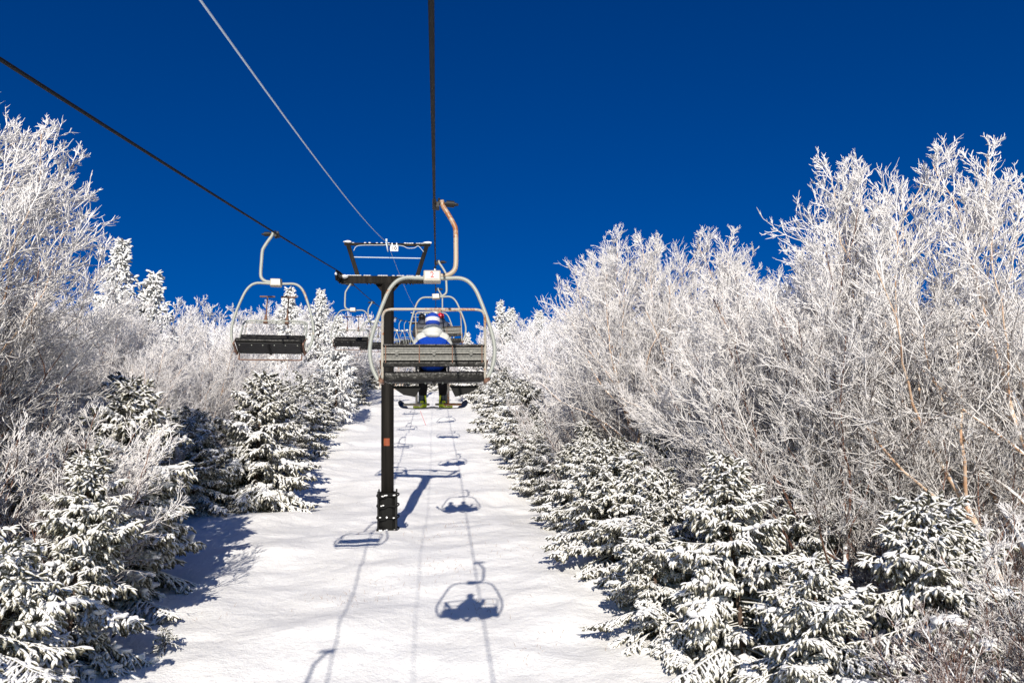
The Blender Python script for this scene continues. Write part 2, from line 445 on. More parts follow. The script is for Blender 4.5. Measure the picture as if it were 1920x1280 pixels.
def broadleaf(name, h, seed, stems=1, n1=16, n2=11, n3=9, n4=6, twig=.0074, lean=(0,0), bark='birch', crown='frost_tree', t0=.3, r0=None, fan=.25, lens=(.47,.56,.50,.40), wide=1.0):
    """vase-shaped leafless tree: stems > limbs > branches > twigs > twiglets, all reaching up"""
    r = np.random.default_rng(seed); root = empty(name)
    r0 = r0 or h*.010
    a0 = r.uniform(0,6.28); az = a0+np.arange(stems)*2*PI/stems+r.normal(0,.3,stems); fo = fan*r.uniform(.7,1.2,stems) if stems>1 else np.zeros(stems)
    d0 = norm(np.column_stack([np.cos(az)*fo+lean[0], np.sin(az)*fo+lean[1], np.ones(stems)]))
    L0 = h*r.uniform(.68,.82,stems)
    P = grow(np.column_stack([np.cos(az)*.08*(stems>1), np.sin(az)*.08*(stems>1), np.full(stems,-.3)]), d0, L0, 14, .15, .07, r)
    tk = Soup(); tr = np.linspace(1,.08,14)**1.1
    tk.tubes(P, np.repeat((r0*tr)[None],stems,0)*(1 if stems==1 else .75), 8)
    M1 = n1*stems; i1 = np.repeat(np.arange(stems),n1); t1 = np.tile(np.linspace(t0,.97,n1),stems)+r.normal(0,.015,M1); t1 = np.clip(t1,.05,.985)
    p, T = take(P,i1,t1); aa = np.arange(M1)*2.4+r.normal(0,.4,M1)
    d = side_dirs(T, (r.uniform(.75,1.05,M1)-.45*t1)*wide, r, aa)
    L1 = h*lens[0]*(1.0-.58*t1)*r.uniform(.75,1.15,M1)
    P1 = grow(p, d, L1, 10, .65, .13, r)
    R1 = (r0*(1-.86*t1)*.5)[:,None]*np.linspace(1,.2,10)[None]
    tk.tubes(P1, np.maximum(R1,.010), 6)
    M2 = n2*M1; i2 = np.repeat(np.arange(M1),n2); t2 = np.tile(np.linspace(.08,.99,n2),M1)+r.normal(0,.02,M2); t2=np.clip(t2,.05,.99)
    p, T = take(P1,i2,t2); d = side_dirs(T, r.uniform(.4,.85,M2), r)
    L2 = L1[i2]*lens[1]*(1.15-.72*t2)*r.uniform(.6,1.2,M2)
    P2 = grow(p, d, L2, 6, .35, .09, r); cr = Soup()
    cr.tubes(P2, np.maximum(.5*R1[i2,3][:,None]*np.linspace(1,.35,6)[None], twig*np.linspace(1.3,1.0,6)[None]), 4)
    M3 = n3*M2; i3 = np.repeat(np.arange(M2),n3); t3 = r.uniform(.12,1,M3)
    p, T = take(P2,i3,t3); d = side_dirs(T, r.uniform(.45,.95,M3), r)
    L3 = np.maximum(L2[i3]*lens[2]*(1.2-.6*t3)*r.uniform(.6,1.3,M3), .16)
    P3 = grow(p, d, L3, 5, .35, .16, r)
    cr.tubes(P3, twig*np.array([1.05,1.0,1.0,.95,.5])[None]*r.uniform(.6,1.45,(M3,1)), 3)
    if n4:
        M4 = n4*M3; i4 = np.repeat(np.arange(M3),n4); t4 = r.uniform(.2,1,M4)
        p, T = take(P3,i4,t4); d = side_dirs(T, r.uniform(.4,.9,M4), r)
        L4 = np.maximum(L3[i4]*lens[3]*r.uniform(.5,1.2,M4), .08)
        cr.tubes(grow(p, d, L4, 3, .4, .16, r), twig*.9*np.array([1.0,1.0,.5])[None]*r.uniform(.6,1.4,(M4,1)), 3)
    tk.build('trunk', M[bark], root); cr.build('crown', M[crown], root)
    return root, tree_of(root)

_ico = bmesh.new(); bmesh.ops.create_icosphere(_ico, subdivisions=2, radius=1.0)
_ico.verts.ensure_lookup_table(); ICO_V = np.array([v.co[:] for v in _ico.verts]); ICO_F = np.array([[v.index for v in f.verts] for f in _ico.faces]); _ico.free()
def lumps(soup, C, size, r, flat=.45, jit=.16):
    M_ = len(C)
    if not M_: return
    phs = r.uniform(0,6,(M_,3,1))
    n = ICO_V[None].repeat(M_,0)
    k = 1+jit*(np.sin(3*n[:,:,0]+phs[:,0])+np.sin(4*n[:,:,1]+phs[:,1])+np.sin(3*n[:,:,2]+phs[:,2]+n[:,:,0]*2))
    sc = np.stack([size*r.uniform(.8,1.4,M_), size*r.uniform(.8,1.4,M_), size*flat], -1)
    V = C[:,None,:] + n*k[:,:,None]*sc[:,None,:]
    Q = (ICO_F[None] + np.arange(M_)[:,None,None]*len(ICO_V)).reshape(-1,3)
    soup.add(V, Q)

def spruce(name, h, R, seed, step=.27, per=6, tw=.12, fing=4, flen=.16, frad=.034, mat='needle', loads=.5, droop=.45, slim=.66, ragged=.45):
    r = np.random.default_rng(seed); root = empty(name)
    tk = Soup()
    tz = np.linspace(-.3,h,10)
    tk.tubes(np.stack([r.normal(0,.03,10)*0, np.zeros(10), tz],-1)[None], (h*.013*np.linspace(1,.08,10)+.008)[None], 8)
    zs = []; az = []
    z = .15
    while z < h*.985:
        n = per if z < h*.8 else 4
        a0 = r.uniform(0,6.28)
        for k in range(n): zs.append(z+r.uniform(-.1,.1)); az.append(a0+k*2*PI/n+r.normal(0,.2))
        z += step*(1-.55*z/h)
    keep = r.random(len(zs)) < np.where(np.array(zs)>h*.8, 1, .80)
    zs = np.array(zs)[keep]; az = np.array(az)[keep]; f = np.clip(zs/h,0,1)
    L = R*np.power(1-f,slim)*r.uniform(1-ragged,1+ragged*.6,len(zs)) + .10
    L *= np.where(f<.12, .85, 1)
    el = -.30 + .95*f**1.5 + r.normal(0,.14,len(zs))
    d = np.stack([np.cos(az)*np.cos(el), np.sin(az)*np.cos(el), np.sin(el)],-1)
    N = 8; P = np.zeros((len(zs),N,3)); P[:,0] = np.stack([np.zeros_like(zs),np.zeros_like(zs),zs],-1)
    for k in range(1,N):
        sag = -droop*(1-.6*f) if k < 5 else droop*.55
        d = norm(d + np.stack([np.zeros_like(zs),np.zeros_like(zs),np.full_like(zs,1)],-1)*np.reshape(sag,(-1,1))/N + r.normal(0,.04,d.shape))
        P[:,k] = P[:,k-1] + d*(L/(N-1))[:,None]
    cr = Soup()
    cr.tubes(P, np.maximum((L*.016)[:,None]*np.linspace(1,.3,N)[None], .012)*np.linspace(1,1.2,N)[None], 5)
    # side twigs in the branch plane, hanging
    cnt = np.maximum(3, (L*.8/tw).astype(int))
    ib = np.repeat(np.arange(len(zs)),cnt*2)
    t = np.concatenate([np.repeat(np.linspace(.22,.99,c),2) for c in cnt]) + r.normal(0,.01,len(ib))
    t = np.clip(t,.1,.998)
    sgn = np.tile([1,-1], len(ib)//2)
    p, T = take(P,ib,t)
    side = norm(np.cross(T, np.array([0,0,1.])))*sgn[:,None]
    ang = r.uniform(.65,1.0,len(ib))
    dt = norm(T*np.cos(ang)[:,None]+side*np.sin(ang)[:,None] + np.array([0,0,-.18]) + r.normal(0,.1,p.shape))
    Lt = np.clip((1.02-t)*L[ib]*.75,.10,.62)*r.uniform(.65,1.2,len(ib))
    Pt = grow(p, dt, Lt, 5, -.55, .06, r)
    cr.tubes(Pt, frad*.8*np.array([.7,.95,1,.9,.3])[None]*r.uniform(.8,1.2,(len(ib),1)), 5)
    # needle-clad fingers
    nf = np.maximum(1,(Lt/.62*fing*2.2+.6).astype(int)); it = np.repeat(np.arange(len(ib)),nf)
    tf = r.uniform(.15,1,len(it)); p, T = take(Pt,it,tf)
    df = side_dirs(T, r.uniform(.35,1.15,len(it)), r); df = norm(df + np.array([0,0,-.45]) + r.normal(0,.18,df.shape))
    Lf = flen*r.uniform(.65,1.35,len(it))
    Pf = grow(p, df, Lf, 4, -.5, .05, r)
    cr.tubes(Pf, frad*np.array([.55,1,.9,.25])[None]*r.uniform(.7,1.25,(len(it),1)), 5)
    # tip tufts
    ie = np.repeat(np.arange(len(zs)),4); p, T = take(P,ie,r.uniform(.9,.999,len(ie)))
    df = norm(side_dirs(T, r.uniform(.1,.7,len(ie)), r)+np.array([0,0,-.15]))
    cr.tubes(grow(p, df, flen*1.2*r.uniform(.7,1.3,len(ie)), 4, -.2, .05, r), frad*np.array([.6,1,.9,.25])[None]*np.ones((len(ie),1)), 5)
    tk.build('trunk', M['spruce_bark'], root)
    n = int(len(zs)*loads)
    if n:
        ii = r.choice(len(zs), n, replace=False)
        for rep in range(16):
            tt = r.uniform(.35,.97,n); p, T = take(P,ii,tt)
            sz = np.clip(L[ii]*.055,.025,.075)*r.uniform(.5,1.35,n)
            lumps(cr, p+norm(np.cross(T,np.array([0,0,1.])))*(r.normal(0,.9,n)*sz)[:,None]*1.6+np.array([0,0,.015]), sz, r, .7, .26)
    o = cr.build('crown', [M[mat], M['snow']], root)
    nq = sum(len(q) for q in cr.Q.get(4,[])); me = o.data            # triangles are the lumps of snow lying on the boughs
    mi = np.array([1 if k==3 else 0 for k in np.diff(np.append(np.array([p_.loop_start for p_ in me.polygons]), len(me.loops)))], dtype=np.int32)
    me.polygons.foreach_set('material_index', mi)
    return root, tree_of(root)

PROTO = {
    'birch': [broadleaf('birch_tree', 10.5, 21, 1, 26, 12, 9, 5, lean=(.05,0), t0=.30),
              broadleaf('birch_tree', 10.0, 22, 3, 13, 11, 9, 5, fan=.30, t0=.34),
              broadleaf('birch_tree', 9.5, 23, 2, 18, 11, 9, 5, bark='dark_bark', fan=.25, t0=.26),
              broadleaf('birch_tree', 10.5, 24, 4, 12, 10, 9, 5, bark='dark_bark', fan=.42, t0=.22)],
    'sapling': [broadleaf('bare_shrub', 4.6, 31, 9, 6, 7, 6, 2, twig=.0068, bark='dark_bark', crown='frost_brush', fan=.42, t0=.15, r0=.030, wide=.7),
                broadleaf('bare_shrub', 5.2, 32, 7, 8, 7, 6, 2, twig=.0068, bark='dark_bark', crown='frost_brush', fan=.34, t0=.2, r0=.034, wide=.7),
                broadleaf('bare_shrub', 3.8, 33, 11, 5, 6, 6, 2, twig=.0062, bark='dark_bark', crown='frost_brush', fan=.5, t0=.15, r0=.024, wide=.6),
                broadleaf('bare_shrub', 4.2, 34, 12, 6, 6, 6, 2, twig=.0055, bark='dark_bark', crown='frost_brown', fan=.5, t0=.15, r0=.022, wide=.7)],
    'spruce': [spruce('spruce_tree', 5.4, 2.5, 41, slim=.78), spruce('spruce_tree', 5.0, 2.2, 42, droop=.75, slim=.7), spruce('spruce_tree', 6.2, 2.4, 43, slim=.8),
               spruce('spruce_tree', 4.4, 2.1, 44, droop=.9, slim=.6, ragged=.6), spruce('spruce_tree', 5.6, 2.2, 45, droop=.55, slim=.9, ragged=.65)],
    'spire': [spruce('fir_tree', 11.0, 3.1, 51, step=.46, per=6, tw=.24, fing=3, flen=.22, frad=.05, mat='needle_far', loads=.8, slim=1.05, droop=.3, ragged=.5),
              spruce('fir_tree', 9.0, 2.5, 52, step=.40, per=6, tw=.24, fing=3, flen=.22, frad=.05, mat='needle_far', loads=.8, slim=1.0, droop=.35, ragged=.5)],
    'far_birch': [broadleaf('birch_tree', 10.0, 61, 2, 11, 9, 8, 3, twig=.016, crown='frost_far', fan=.25),
                  broadleaf('birch_tree', 9.5, 62, 3, 8, 9, 8, 3, twig=.016, crown='frost_far', fan=.32)],
    'far_spruce': [spruce('spruce_tree', 5.6, 2.4, 71, step=.36, per=6, tw=.22, fing=3, flen=.2, frad=.05, loads=.7)],
}
def top_of(root):
    return max(v.co.z for c in kids(root) for v in c.data.vertices)
HEIGHT = {k:[top_of(r_) for r_,t_ in v] for k,v in PROTO.items()}
used = set(); planted = []
CATS = {'birch':'tree','sapling':'shrub','spruce':'tree','spire':'tree','far_birch':'tree','far_spruce':'tree'}
def plant(kind, idx, u, v, h=None, label=None, group=None, rz=None, lean=(0,0), wide=1.0):
    root, tr = PROTO[kind][idx]
    sc = (h/HEIGHT[kind][idx]) if h else random.uniform(.85,1.12)
    loc = S(u, v, gw(u,v)-.05); rz = random.uniform(0,6.28) if rz is None else rz
    s3 = (sc*wide, sc*wide, sc)
    if (kind,idx) not in used:
        used.add((kind,idx)); o = root; o.location = loc; o.scale = s3
    else: o = dup(root, loc, (0,0,0), s3, tr)
    # lean first about world axes, then spin
    o.rotation_euler = (Matrix.Rotation(lean[0],3,'Y') @ Matrix.Rotation(-lean[1],3,'X') @ Matrix.Rotation(rz,3,'Z')).to_euler()
    tag(o, label, CATS[kind], group)
    planted.append((u,v,kind))
    return o

# ---- trees one can point to
def at_uv(px, v): p = at(px, 640, v); return p.x
NAMED = [
  # kind idx  u    v    h   label
  ('birch',2, 9.2,17.5,11.3,'tall bare tree with white frosted twigs rising highest right of the run', .0),
  ('birch',0, 7.4,27.5,12.6,'leaning pale birch with orange bark whose crown reaches left over the spruces', -.13),
  ('birch',1, 11.0,26.5,12.3,'round frosted birch crown between the leaning birch and the tall dark trunked tree', .0),
  ('birch',1, 13.6,16.2,13.2,'frosted bare tree cut by the right edge of the picture', .0),
  ('spruce',0, 6.5,16.2,4.9,'broad snow laden spruce with its pointed top in front at the lower right', 0),
  ('spruce',1, 9.3,13.4,4.6,'snow laden spruce behind bare twigs in the lower right corner', 0),
  ('sapling',3, 8.8,10.6,3.8,'bare brown shrub in front of the spruces in the lower right corner', 0),
  ('sapling',0, 10.4,12.8,4.6,'bare frosted shrub spreading twigs at the right edge below the tall trees', 0),
  ('spruce',3, 7.1,13.6,3.4,'low wide spruce heaped with snow at the bottom edge, right of the run', 0),
  ('spruce',4, 8.9,17.8,4.3,'snowy spruce at the foot of the tallest right hand tree', 0),
  ('spruce',3, 10.8,15.2,4.2,'snow heaped spruce behind the bare shrub at the lower right edge', 0),
  ('spruce',1, 5.9,19.6,3.9,'ragged spruce next uphill from the broad pointed one at the lower right', 0),
  ('sapling',0, 8.2,20.4,4.8,'brown stemmed frosted shrub rising behind the broad pointed spruce at the right', 0),
  ('sapling',1, -11.2,18.0,6.6,'tall frosted shrub in front of the trunk of the tallest left tree', .1),
  ('sapling',0, -10.6,21.5,6.2,'bushy frosted shrub behind the left spruces, under the tallest left tree', .1),
  ('birch',3, -14.9,20.5,11.8,'frosted many stemmed tree behind the tallest left tree, at the left edge', 0),
  ('spruce',3, -7.4,13.6,3.9,'low snow laden spruce filling the lower left corner beside the run', 0),
  ('spruce',4, -7.7,17.3,5.0,'ragged snow laden spruce just behind the lowest one in the left corner', 0),
  ('spruce',0, -8.7,22.3,6.3,'tall spruce with drooping snowy boughs reaching toward the run, left of the bare snow bay', 0),
  ('spruce',0, -10.3,16.3,5.4,'dark snowy spruce at the left edge behind the lowest corner spruce', 0),
  ('spruce',2, -10.4,25.6,6.4,'snowy spruce half hidden by frosted brush at the back of the bare snow bay', 0),
  ('spruce',1, -7.9,35.5,6.4,'full snowy spruce standing under the empty chair left of the run', 0),
  ('sapling',1, -9.4,18.6,6.0,'frosted leafless shrub leaning toward the run between the left spruces', .25),
  ('birch',1, -12.7,20.0,14.6,'tallest frosted birch rising at the left edge of the picture', .02),
  ('birch',0, -15.6,24.0,9.4,'bare frosted tree just right of the tall birch at the left edge', .05),
  ('spire',0, -18.6,45.0,14.6,'tall white plastered fir rising above the left tree line', 0),
  ('spire',1, -16.9,46.0,12.6,'smaller white fir beside the tall fir above the left tree line', 0),
  ('spire',0, -10.6,71.0,12.9,'pointed white fir just left of the lift tower crossarm', 0),
  ('spire',1, -13.2,70.0,13.0,'slim white fir tip showing behind the nearest empty chair', 0),
  ('spire',1, -8.6,69.0,10.2,'short ragged white fir against the sky left of the tower', 0),
  ('spire',0, 6.9,82.0,12.4,'pointed white fir right of the nearest chair on the right tree line', 0),
  ('spire',1, 8.0,82.0,11.6,'twin white fir beside the pointed fir on the right tree line', 0),
  ('spire',1, 10.8,80.0,11.4,'small white fir tip at the foot of the leaning birch crown', 0),
  ('spire',1, 3.9,98.0,9.2,'tiny far white fir just right of the nearest chair frame', 0),
]
for kind, idx, u, v, h, lab, ln in NAMED:
    plant(kind, idx, u, v, h, lab, lean=(ln,0), rz=(1.0 if u>0 else 2.7) if kind=='birch' else None, wide=1.12 if kind=='spruce' else 1.0)

# ---- the belts on both sides
GLAB = {
 ('sapling',1):('rime covered bare shrub in the thicket along the right edge of the run','shrubs along the right edge of the run'),
 ('sapling',-1):('rime covered bare shrub in the thicket along the left edge of the run','shrubs along the left edge of the run'),
 ('spruce',1):('low snow laden spruce in the row along the right edge of the run','spruces along the right edge of the run'),
 ('spruce',-1):('low snow laden spruce in the row along the left edge of the run','spruces along the left edge of the run'),
 ('birch',1):('white frosted bare birch in the wood right of the run','frosted birches right of the run'),
 ('birch',-1):('white frosted bare birch in the wood left of the run','frosted birches left of the run'),
 ('spire',1):('white plastered fir standing in the wood right of the run','firs in the wood right of the run'),
 ('spire',-1):('white plastered fir standing in the wood left of the run','firs in the wood left of the run'),
}
def edge(side, v):
    return float(np.interp(v,[0,14,17,21,25,30,32.5,34,45,60,115,160],[7.0,7.0,7.4,8.2,9.0,10.0,9.8,7.2,6.8,8.2,9.6,9.6])) if side<0 else float(np.interp(v,[0,30,60,115,160],[3.9,3.8,4.1,4.9,5.5]))
rows = [  # offset from edge, spacing, (spruce, sapling, birch, spire), v range
    (1.8, 1.6, (1,0,0,0), 120), (3.3, 2.0, (.30,.70,0,0), 100), (4.2, 2.8, (.22,.48,.30,0), 120), (6.3, 3.0, (.08,.30,.60,.02), 120),
    (7.4, 2.3, (.1,.9,0,0), 50), (10.4, 2.5, (.1,.9,0,0), 45), (13.6, 2.8, (.1,.9,0,0), 40), (9.0, 3.0, (0,.25,.72,.03), 120), (12., 3.6, (0,.25,.72,.03), 100), (16., 4.2, (0,.15,.78,.07), 90), (21., 5.0, (0,.1,.83,.07), 80), (27., 6.5, (0,0,.93,.07), 70)]
rr = random.Random(5)
for side in (-1,1):
    for off, sp_, pr, vmax in rows:
        v = max((13.5 if off>3 else 17.5) if side<0 else (12.5 if off>5 else 17.5), (edge(side,15)+off)/(.60 if side<0 else .86)-1.5) + rr.uniform(0,1.5)
        while v < vmax:
            u = side*(edge(side,v)+off+rr.uniform(-.6,.7)); vj = v+rr.uniform(-.7,.7)
            k = rr.choices(['spruce','sapling','birch','spire'], pr)[0]
            if k == 'spire' and v < (42 if side<0 else 60): k = 'birch'
            near = [1 for (a,b,c) in planted[:len(NAMED)] if math.hypot(a-u,b-vj) < (1.5 if off<8 or off in (10.4,13.6) else 2.2)]
            if not near:
                lab, grp = GLAB[(k,side)]
                ln = (-side*rr.uniform(0,.14), rr.uniform(-.04,.04)) if k in('birch','sapling') else (0,0)
                if k == 'birch':
                    kk = 'birch' if v < 42 else 'far_birch'; hh = rr.uniform(7.2,9.6) if off<8 else rr.uniform(8.6,11)
                    if side>0 and 20<v<40 and off<8: hh *= .85
                    plant(kk, rr.randrange(len(PROTO[kk])), u, vj, hh, lab, grp, lean=ln)
                elif k == 'sapling': plant('sapling', rr.randrange(3), u, vj, rr.uniform(3.6,5.8), lab, grp, lean=ln)
                elif k == 'spruce':
                    kk = 'spruce' if v < 48 else 'far_spruce'
                    plant(kk, rr.randrange(len(PROTO[kk])), u, vj, rr.uniform(3.0,4.7)+(.9 if v>45 else 0), lab, grp, wide=rr.uniform(1.1,1.45))
                else: plant('spire', rr.randrange(2), u, vj, rr.uniform(8.5,11), lab, grp)
            v += (sp_ + v*.012)*rr.uniform(.8,1.2)
# taller trees closing the view far up both sides
for k in range(44):
    side = -1 if k < 28 else 1
    v = rr.uniform(78,124); u = side*(edge(side,v)+rr.uniform(3.0,7.5))
    lab, grp = GLAB[('birch',side)]
    plant('far_birch', k%2, u, v, rr.uniform(10.2,11.8) if side<0 else rr.uniform(8.6,10.2), lab, grp)
# trees beyond the brow of the run
for k in range(60):
    u = rr.uniform(-11,7.5); v = rr.uniform(127,136)
    kk = 'far_birch' if k%2 else 'far_spruce'
    plant(kk, (k//2)%2 if k%2 else 0, u, v, rr.uniform(6.4,7.4) if k%2 else rr.uniform(3.5,5), 'small frosted tree beyond the brow at the top of the run', 'trees beyond the brow of the run')

# seedling poking out of the snow, lower left
p = at(308,1222,1); 
def on_ground(px, py):
    d = FW*F_PX + RT*(px-960) - UP*(py-640); t = 0.01
    for _ in range(4000):
        q = EYE + d*(t/F_PX)
        if q.z < gw(q.x,q.y): return q
        t += .05
    return q
q = on_ground(308,1222)
sd, _t = spruce('spruce_seedling', .42, .26, 81, step=.09, per=5, tw=.07, fing=2, flen=.07, frad=.012, loads=0)
sd.location = S(q.x,q.y,gw(q.x,q.y)); tag(sd, 'tiny dark spruce seedling sticking out of the snow near the left edge', 'seedling')

# ------------------------------------------------------------------ ropes
LX, RX, MX = -3.58, -.03, -1.82
def span(a, b, mid, n=40):             # a sagging span through two supports and one measured point
    (v0,w0),(v1,w1),(vm,wm) = a,b,mid
    t = (vm-v0)/(v1-v0); c = (wm-(w0+(w1-w0)*t))/(t*(1-t))
    return [(v0+(v1-v0)*q, w0+(w1-w0)*q+c*q*(1-q)) for q in np.linspace(0,1,n)]
lw = lambda px,py,v: (v, at(px,py,v).z)
left_pts  = span((-14,9.35),(30.2,9.83),(18.5,at(515,440,18.5).z)) + span((30.2,9.83),(108,10.37),(73,9.55))[1:] + span((108,10.37),(160,2.5),(130,9.0))[1:]
right_pts = span((-14,9.2),(30.2,10.02),(11.98,at(812,383,11.98).z)) + span((30.2,10.02),(108,10.37),(64,9.35))[1:] + span((108,10.37),(160,2.5),(130,9.0))[1:]
mid_pts   = span((-14,9.9),(30.2,10.93),(9.8,9.85)) + span((30.2,10.93),(108,11.5),(64,10.3))[1:] + span((108,11.5),(160,3.5),(130,10.0))[1:]
def rope_w(pts, v): return float(np.interp(v, [a for a,b in pts], [b for a,b in pts]))
def make_rope(name, u, pts, rad, strands, mat, label):
    C = np.array([[u,a,b] for a,b in pts]); path = C
    seg = np.concatenate([[0],np.cumsum(np.linalg.norm(np.diff(path,axis=0),axis=1))])
    total = seg[-1]; vpos = lambda s: np.array([np.interp(s,seg,path[:,k]) for k in range(3)]).T
    ss = np.concatenate([np.arange(0,34,.03), np.arange(34,total,.5)]); ss = ss[ss<=total]
    P = vpos(ss); k = 24
    T = norm(np.gradient(P,axis=0)); E1 = norm(np.cross(T,np.array([0,0,1.]))); E2 = np.cross(T,E1)
    ang = np.arange(k)*2*PI/k
    tw = ss*2*PI/.26
    rr_ = rad*(1+ (.13*np.abs(np.cos(strands/2*(ang[None]-tw[:,None]/1.0)))-.06 if strands else 0*ang[None]*ss[:,None]))
    V = P[:,None]+(E1[:,None]*np.cos(ang)[None,:,None]+E2[:,None]*np.sin(ang)[None,:,None])*rr_[:,:,None]
    V = V.reshape(-1,3); V = np.stack([V[:,0], V[:,1]*CA-V[:,2]*SA, V[:,1]*SA+V[:,2]*CA],-1)
    N = len(ss); i = np.arange(N-1)[:,None]; j = np.arange(k)[None]
    Q = np.stack([i*k+j,i*k+(j+1)%k,(i+1)*k+(j+1)%k,(i+1)*k+j],-1).reshape(-1,4)
    o = link(name, np_mesh(name,V,Q), mat); tag(o, label, 'cable'); return o
make_rope('haul_cable', LX, left_pts, .019, 6, M['rope'], 'dark twisted steel cable carrying the empty chairs on the left')
make_rope('haul_cable', RX, right_pts, .018, 6, M['rope'], 'dark twisted steel cable carrying the occupied chairs, running straight overhead')
make_rope('signal_cable', MX, mid_pts, .0098, 0, M['cable'], 'thin frosted grey cable strung to the top of the tower frame')

# ------------------------------------------------------------------ lift tower
def text_mesh(s, size):
    cu = bpy.data.curves.new('t','FONT'); cu.body = s; cu.size = size; cu.align_x='CENTER'; cu.align_y='CENTER'; cu.extrude = .001; cu.offset = size*.035
    o = bpy.data.objects.new('t',cu); col.objects.link(o)
    me = bpy.data.meshes.new_from_object(o.evaluated_get(bpy.context.evaluated_depsgraph_get()))
    bpy.data.objects.remove(o); return me
def make_tower(number):
    root = empty('lift_tower')
    m = MB(); m.cyl((0,0,-.6),(0,0,9.42),.235,40)
    pole = m.build('pole', M['tower'], root)
    for f in pole.data.polygons: f.use_smooth = len(f.vertices)==4
    # painted marking wrapped on the pole
    V=[];Q=[]
    n=9
    for k in range(n):
        a = -PI/2-.08+(k/(n-1)-.5)*.95
        for z in (3.36,3.64): V.append((.239*math.cos(a),.239*math.sin(a),z))
    for k in range(n-1): Q.append((2*k,2*k+2,2*k+3,2*k+1))
    link('orange_marking', np_mesh('orange_marking',np.array(V),np.array(Q)), M['orange'], root)
    m = MB(); m.box((0.06,0,9.55),(3.42,.3,.27),None,.012); m.prism([(-.48,9.413),(.48,9.413),(.25,9.13),(-.25,9.13)],-.03,.03)
    m.box((0,0,9.40),(1.0,.36,.02))
    for x in (-.62,-.75,.7,.85,.95): m.cyl((x,-.08,9.36),(x,-.08,9.42),.02,8)
    m.build('crossarm', M['tower'], root)
    for s in (-1,1):
        m = MB(); m.bar((s*1.10,0,9.68),(s*1.47,0,10.87),.17,.15,.01); st = m.build('frame_strut', M['tower'], root)
        m = MB(); m.blob((s*1.49,-.02,10.955),(.17,.11,.05),2,.2,int(5+s))
        m.build('snow_cap', M['snow'], root)
    m = MB(); m.bar((-1.60,0,10.875),(1.60,0,10.875),.12,.10,.01); m.build('top_bar', M['tower'], root)
    m = MB()
    rs = random.Random(3)
    for k in range(34):
        x = -1.45+k*.088
        if rs.random()<.62: m.blob((x,-.05+rs.uniform(-.02,.02),10.925),(.06,.04,.014+rs.random()*.01),1,.1,k)
        if rs.random()<.75: m.blob((x*1.0,-.10,9.70),(.07,.05,.02),1,.1,k+50)
    m.build('snow_dusting', M['snow'], root)
    m = MB(); m.cyl((-1.28,0,10.39),(1.30,0,10.37),.022,8); m.build('tie_rod', M['cable'], root)
    m = MB(); m.tube(smooth_path([(-1.25,-.08,10.62),(-1.15,-.09,10.78),(-.9,-.09,10.83),(-.3,-.09,10.84),(.1,-.09,10.85),(.55,-.09,10.82),(.75,-.09,10.74),(1.0,-.09,10.75),(1.15,-.09,10.82),(1.35,-.09,10.6)],6),.014,6)
    m.build('loose_wire', M['cable'], root)
    m = MB(); m.box((-.04,-.07,11.0),(.07,.08,.16)); m.tube([(-.05,-.09,10.95),(.02,-.1,10.6)],.03,6); m.build('cable_clamp', M['cable'], root)
    m = MB(); m.box((.25,-.10,10.72),(.29,.012,.20)); m.box((.17,-.085,10.87),(.04,.02,.12)); m.box((.34,-.085,10.87),(.04,.02,.12))
    sign = m.build('number_plate', M['white'], root)
    t = link('number', text_mesh(number,.19), M['navytext'], sign); t.location = (.25,-.1085,10.72); t.rotation_euler=(PI/2,0,0)
    # sheave trains at both ends
    for s, zr in ((-1,9.83),(1,10.0)):
        x = s*1.77
        h = empty('sheave_train',(0,0,0)); h.parent = root
        m = MB(); m.box((x-s*.10,0,zr-.21),(.06,2.0,.10),None,.01); m.box((x-s*.13,0,zr-.27),(.09,.3,.36)); m.box((s*1.70,0,zr-.34),(.2,.16,.16))
        m.build('sheave_beam', M['black'], h)
        for k in range(4):
            y = -.84+k*.56
            m = MB(); m.cyl((x-.045,y,zr-.205),(x+.045,y,zr-.205),.185,28); m.cyl((x-.07,y,zr-.205),(x+.07,y,zr-.205),.05,12)
            m.build('sheave_wheel', M['rubber'], h)
        m = MB(); m.blob((x-s*.2,-.15,zr-.18),(.15,.16,.075),2,.2,8); m.build('snow_cap', M['snow'], h)
        m = MB(); m.blob((x+s*.01,-1.04,zr-.16),(.05,.05,.05),2,.2,7); m.build('snow_cap', M['snow'], h)
    # padded guard at the foot
    for (x,y) in ((-.33,-.25),(.33,-.25),(-.33,.25),(.33,.25)):
        m = MB(); m.box((x,y,.83),(.06,.07,1.68),None,.008); m.build('guard_post', M['black'], root)
    m = MB(); m.cyl((0,0,.06),(0,0,1.60),.315,10); m.build('guard_pad', M['rubber'], root)
    for k, z in enumerate((.22,.68,1.12,1.5)):
        sag = .05
        pts = smooth_path([(-.36,.30,z),(-.36,-.30,z),(-.12,-.345,z-sag),(.06,-.345,z+.02),(.36,-.30,z),(.36,.30,z),(-.36,.30,z)],6)
        m = MB(); m.tube(pts,.028,8); m.build('guard_strap', M['rubber'], root)
    m = MB(); rs = random.Random(8)
    for k in range(16):
        m.blob((rs.uniform(-.3,.3),-.37,rs.choice((.22,.68,1.12,1.5))+rs.uniform(.0,.06)),(.035+rs.random()*.03,.02,.03),1,.2,k)
    m.build('snow_dusting', M['snow'], root)
    m = MB()
    for s in (-1,1):
        m.box((s*.38,-.18,.06),(.24,.24,.05),Euler((0,s*.1,0))); m.cyl((s*.44,-.22,.0),(s*.44,-.22,.16),.03,8); m.cyl((s*.33,-.22,0),(s*.33,-.22,.16),.03,8)
    m.build('base_plate', M['black'], root)
    return root
tb = at(730,990,30.2); tu = MX
tower = make_tower('10'); tower.location = S(tu,30.2,gw(tu,30.2)*0-.0); tower.rotation_euler = (A,0,0)
